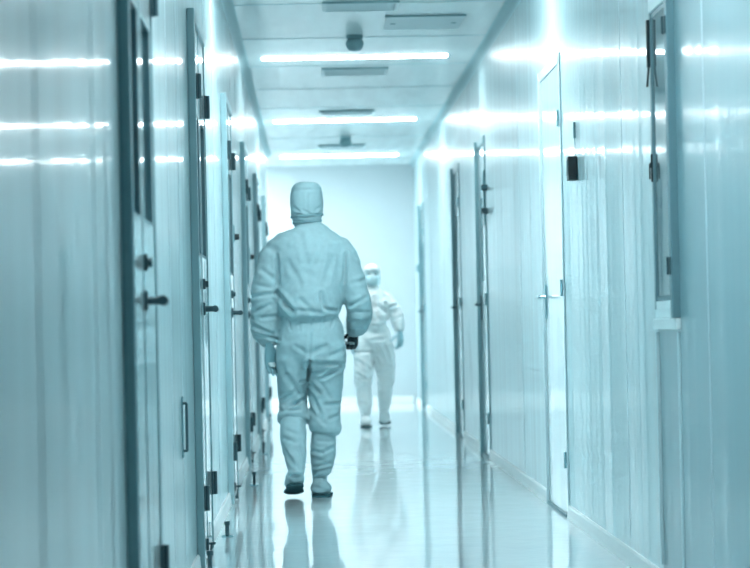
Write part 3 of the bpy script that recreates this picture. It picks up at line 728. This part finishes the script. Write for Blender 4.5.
tube(bm, [((0, .015, 1.315), .060, .065), ((0, .01, 1.29), .088, .08), ((0, 0, 1.255), .125, .095), ((0, 0, 1.20), .152, .112), ((0, -.01, 1.10), .145, .12), ((0, -.02, 1.02), .140, .125), ((0, -.02, .985), .132, .12), ((0, -.005, .965), .118, .10), ((0, -.01, .93), .135, .11), ((0, -.01, .84), .165, .125), ((0, -.005, .76), .168, .12), ((0, 0, .70), .15, .10)], 26)
tube(bm, [((.07, 0, 1.235), .050, .06), ((.115, 0, 1.20), .066, .070), ((.165, .005, 1.13), .068, .072), ((.210, .005, 1.06), .064, .07), ((.228, -.01, 1.0), .064, .068), ((.238, -.025, .945), .062, .064), ((.243, -.04, .91), .048, .05), ((.246, -.048, .885), .036, .038)], 20)
tube(bm, [((-.07, 0, 1.235), .050, .06), ((-.115, 0, 1.20), .066, .070), ((-.165, .01, 1.12), .068, .072), ((-.20, .015, 1.03), .064, .07), ((-.208, .0, .95), .064, .068), ((-.210, -.02, .88), .062, .064), ((-.207, -.03, .84), .048, .05), ((-.205, -.038, .815), .036, .038)], 20)
tube(bm, [((-.085, -.01, .78), .092, .11), ((-.092, -.03, .68), .100, .108), ((-.098, -.06, .56), .096, .100), ((-.108, -.085, .47), .086, .094), ((-.106, -.09, .415), .088, .095), ((-.104, -.095, .385), .080, .086), ((-.103, -.095, .365), .060, .066)], 20)
tube(bm, [((.082, -.005, .78), .092, .11), ((.092, .01, .68), .102, .108), ((.100, .03, .56), .100, .100), ((.106, .05, .47), .090, .092), ((.107, .06, .42), .082, .088), ((.106, .075, .385), .074, .080), ((.105, .085, .365), .058, .064)], 20)
K2 = [c2(371, 352, 376, 380, .028, .018), c2(357, 360, 368, 368, .014, .016), c2(354, 372, 368, 380, .016, .014), c2(356, 352, 370, 352, .010, .016), c2(359, 380, 371, 376, .012, .014), c2(375, 345, 384, 360, .010, .02), c2(384, 345, 390, 362, .010, .018),
      c2(384.6, 303, 386, 322, .020, .014), c2(374, 298, 376, 320, .008, .02), c2(378, 306, 384, 312, .008, .016), c2(388, 308, 398, 304, .010, .015), c2(392, 320, 402, 316, .010, .014), c2(364, 300, 370, 316, .008, .018), c2(372, 340, 386, 338, .008, .016), c2(380, 372, 390, 366, .008, .014)]
suit2 = fig_part('coverall', remeshed('coverall', bm, 0.0095, 3, folds([(a, b, c, d, e*1.6, f) for a, b, c, d, e, f in K2], -1, 0.010, 17, 10)), M['suitwhite'], body2)
bm = bmesh.new(); band(bm, (0, -.006, .965), .119, .101, .010, .005); bmesh.ops.recalc_face_normals(bm, faces=bm.faces); bm_obj('waistband', bm, M['glovepale'], suit2, smooth=True)
boot([((-.103, -.095, .41), .056, .062), ((-.102, -.095, .355), .072, .078), ((-.098, -.11, .28), .076, .082), ((-.095, -.125, .21), .070, .076), ((-.092, -.14, .15), .056, .060), ((-.090, -.145, .11), .044, .048)],
     [((-.090, -.115, .095), .034, .034), ((-.090, -.13, .062), .050, .046), ((-.090, -.19, .056), .054, .044), ((-.090, -.26, .052), .054, .040), ((-.090, -.31, .044), .042, .030), ((-.090, -.335, .036), .020, .018)],
     lambda bm: slab(bm, (-.090, -.085, .013), (-.090, -.345, .016), .050, .05, .05, .010, (0, .01, 1)),
     [c2(359, 400, 369, 404, .008, .014), c2(360, 412, 369, 412, .012, .012)], body2, M['suitwhite'], seed=31)
boot([((.105, .08, .41), .056, .062), ((.104, .09, .355), .070, .076), ((.099, .13, .28), .066, .074), ((.094, .175, .20), .056, .064), ((.092, .21, .14), .046, .052), ((.092, .225, .11), .046, .050)],
     [((.093, .235, .125), .040, .038), ((.093, .205, .100), .048, .044), ((.093, .14, .078), .050, .038), ((.093, .06, .056), .050, .032), ((.093, .005, .042), .034, .020)],
     lambda bm: slab(bm, (.093, .26, .082), (.093, -.01, .018), .050, .05, .05, .012, (0, .24, 1)),
     [c2(378, 400, 388, 402, .008, .014)], body2, M['suitwhite'], seed=37)
bm = bmesh.new(); hand(bm, (.250, -.05, .880), (.02, -.15, -1), (-.8, -.6, .1), (-.6, .8, 0), 0.35, 0.97)
fig_part('glove', remeshed('glove', bm, 0.0045, 2), M['glovepale'], body2)
bm = bmesh.new(); hand(bm, (-.205, -.042, .80), (.0, -.15, -1), (.2, -1, .15), (1, .1, 0), 0.35, 0.86)
fig_part('glove', remeshed('glove', bm, 0.0045, 2), M['glovepale'], body2)
body2.location = P2

# ------------------------------------------------------------------ world: a dim even fill that leaks in nowhere
wd = bpy.data.worlds.new('world'); S.world = wd; wd.use_nodes = True
wd.node_tree.nodes['Background'].inputs['Color'].default_value = (0.5, 0.8, 0.9, 1)
wd.node_tree.nodes['Background'].inputs['Strength'].default_value = 0.3
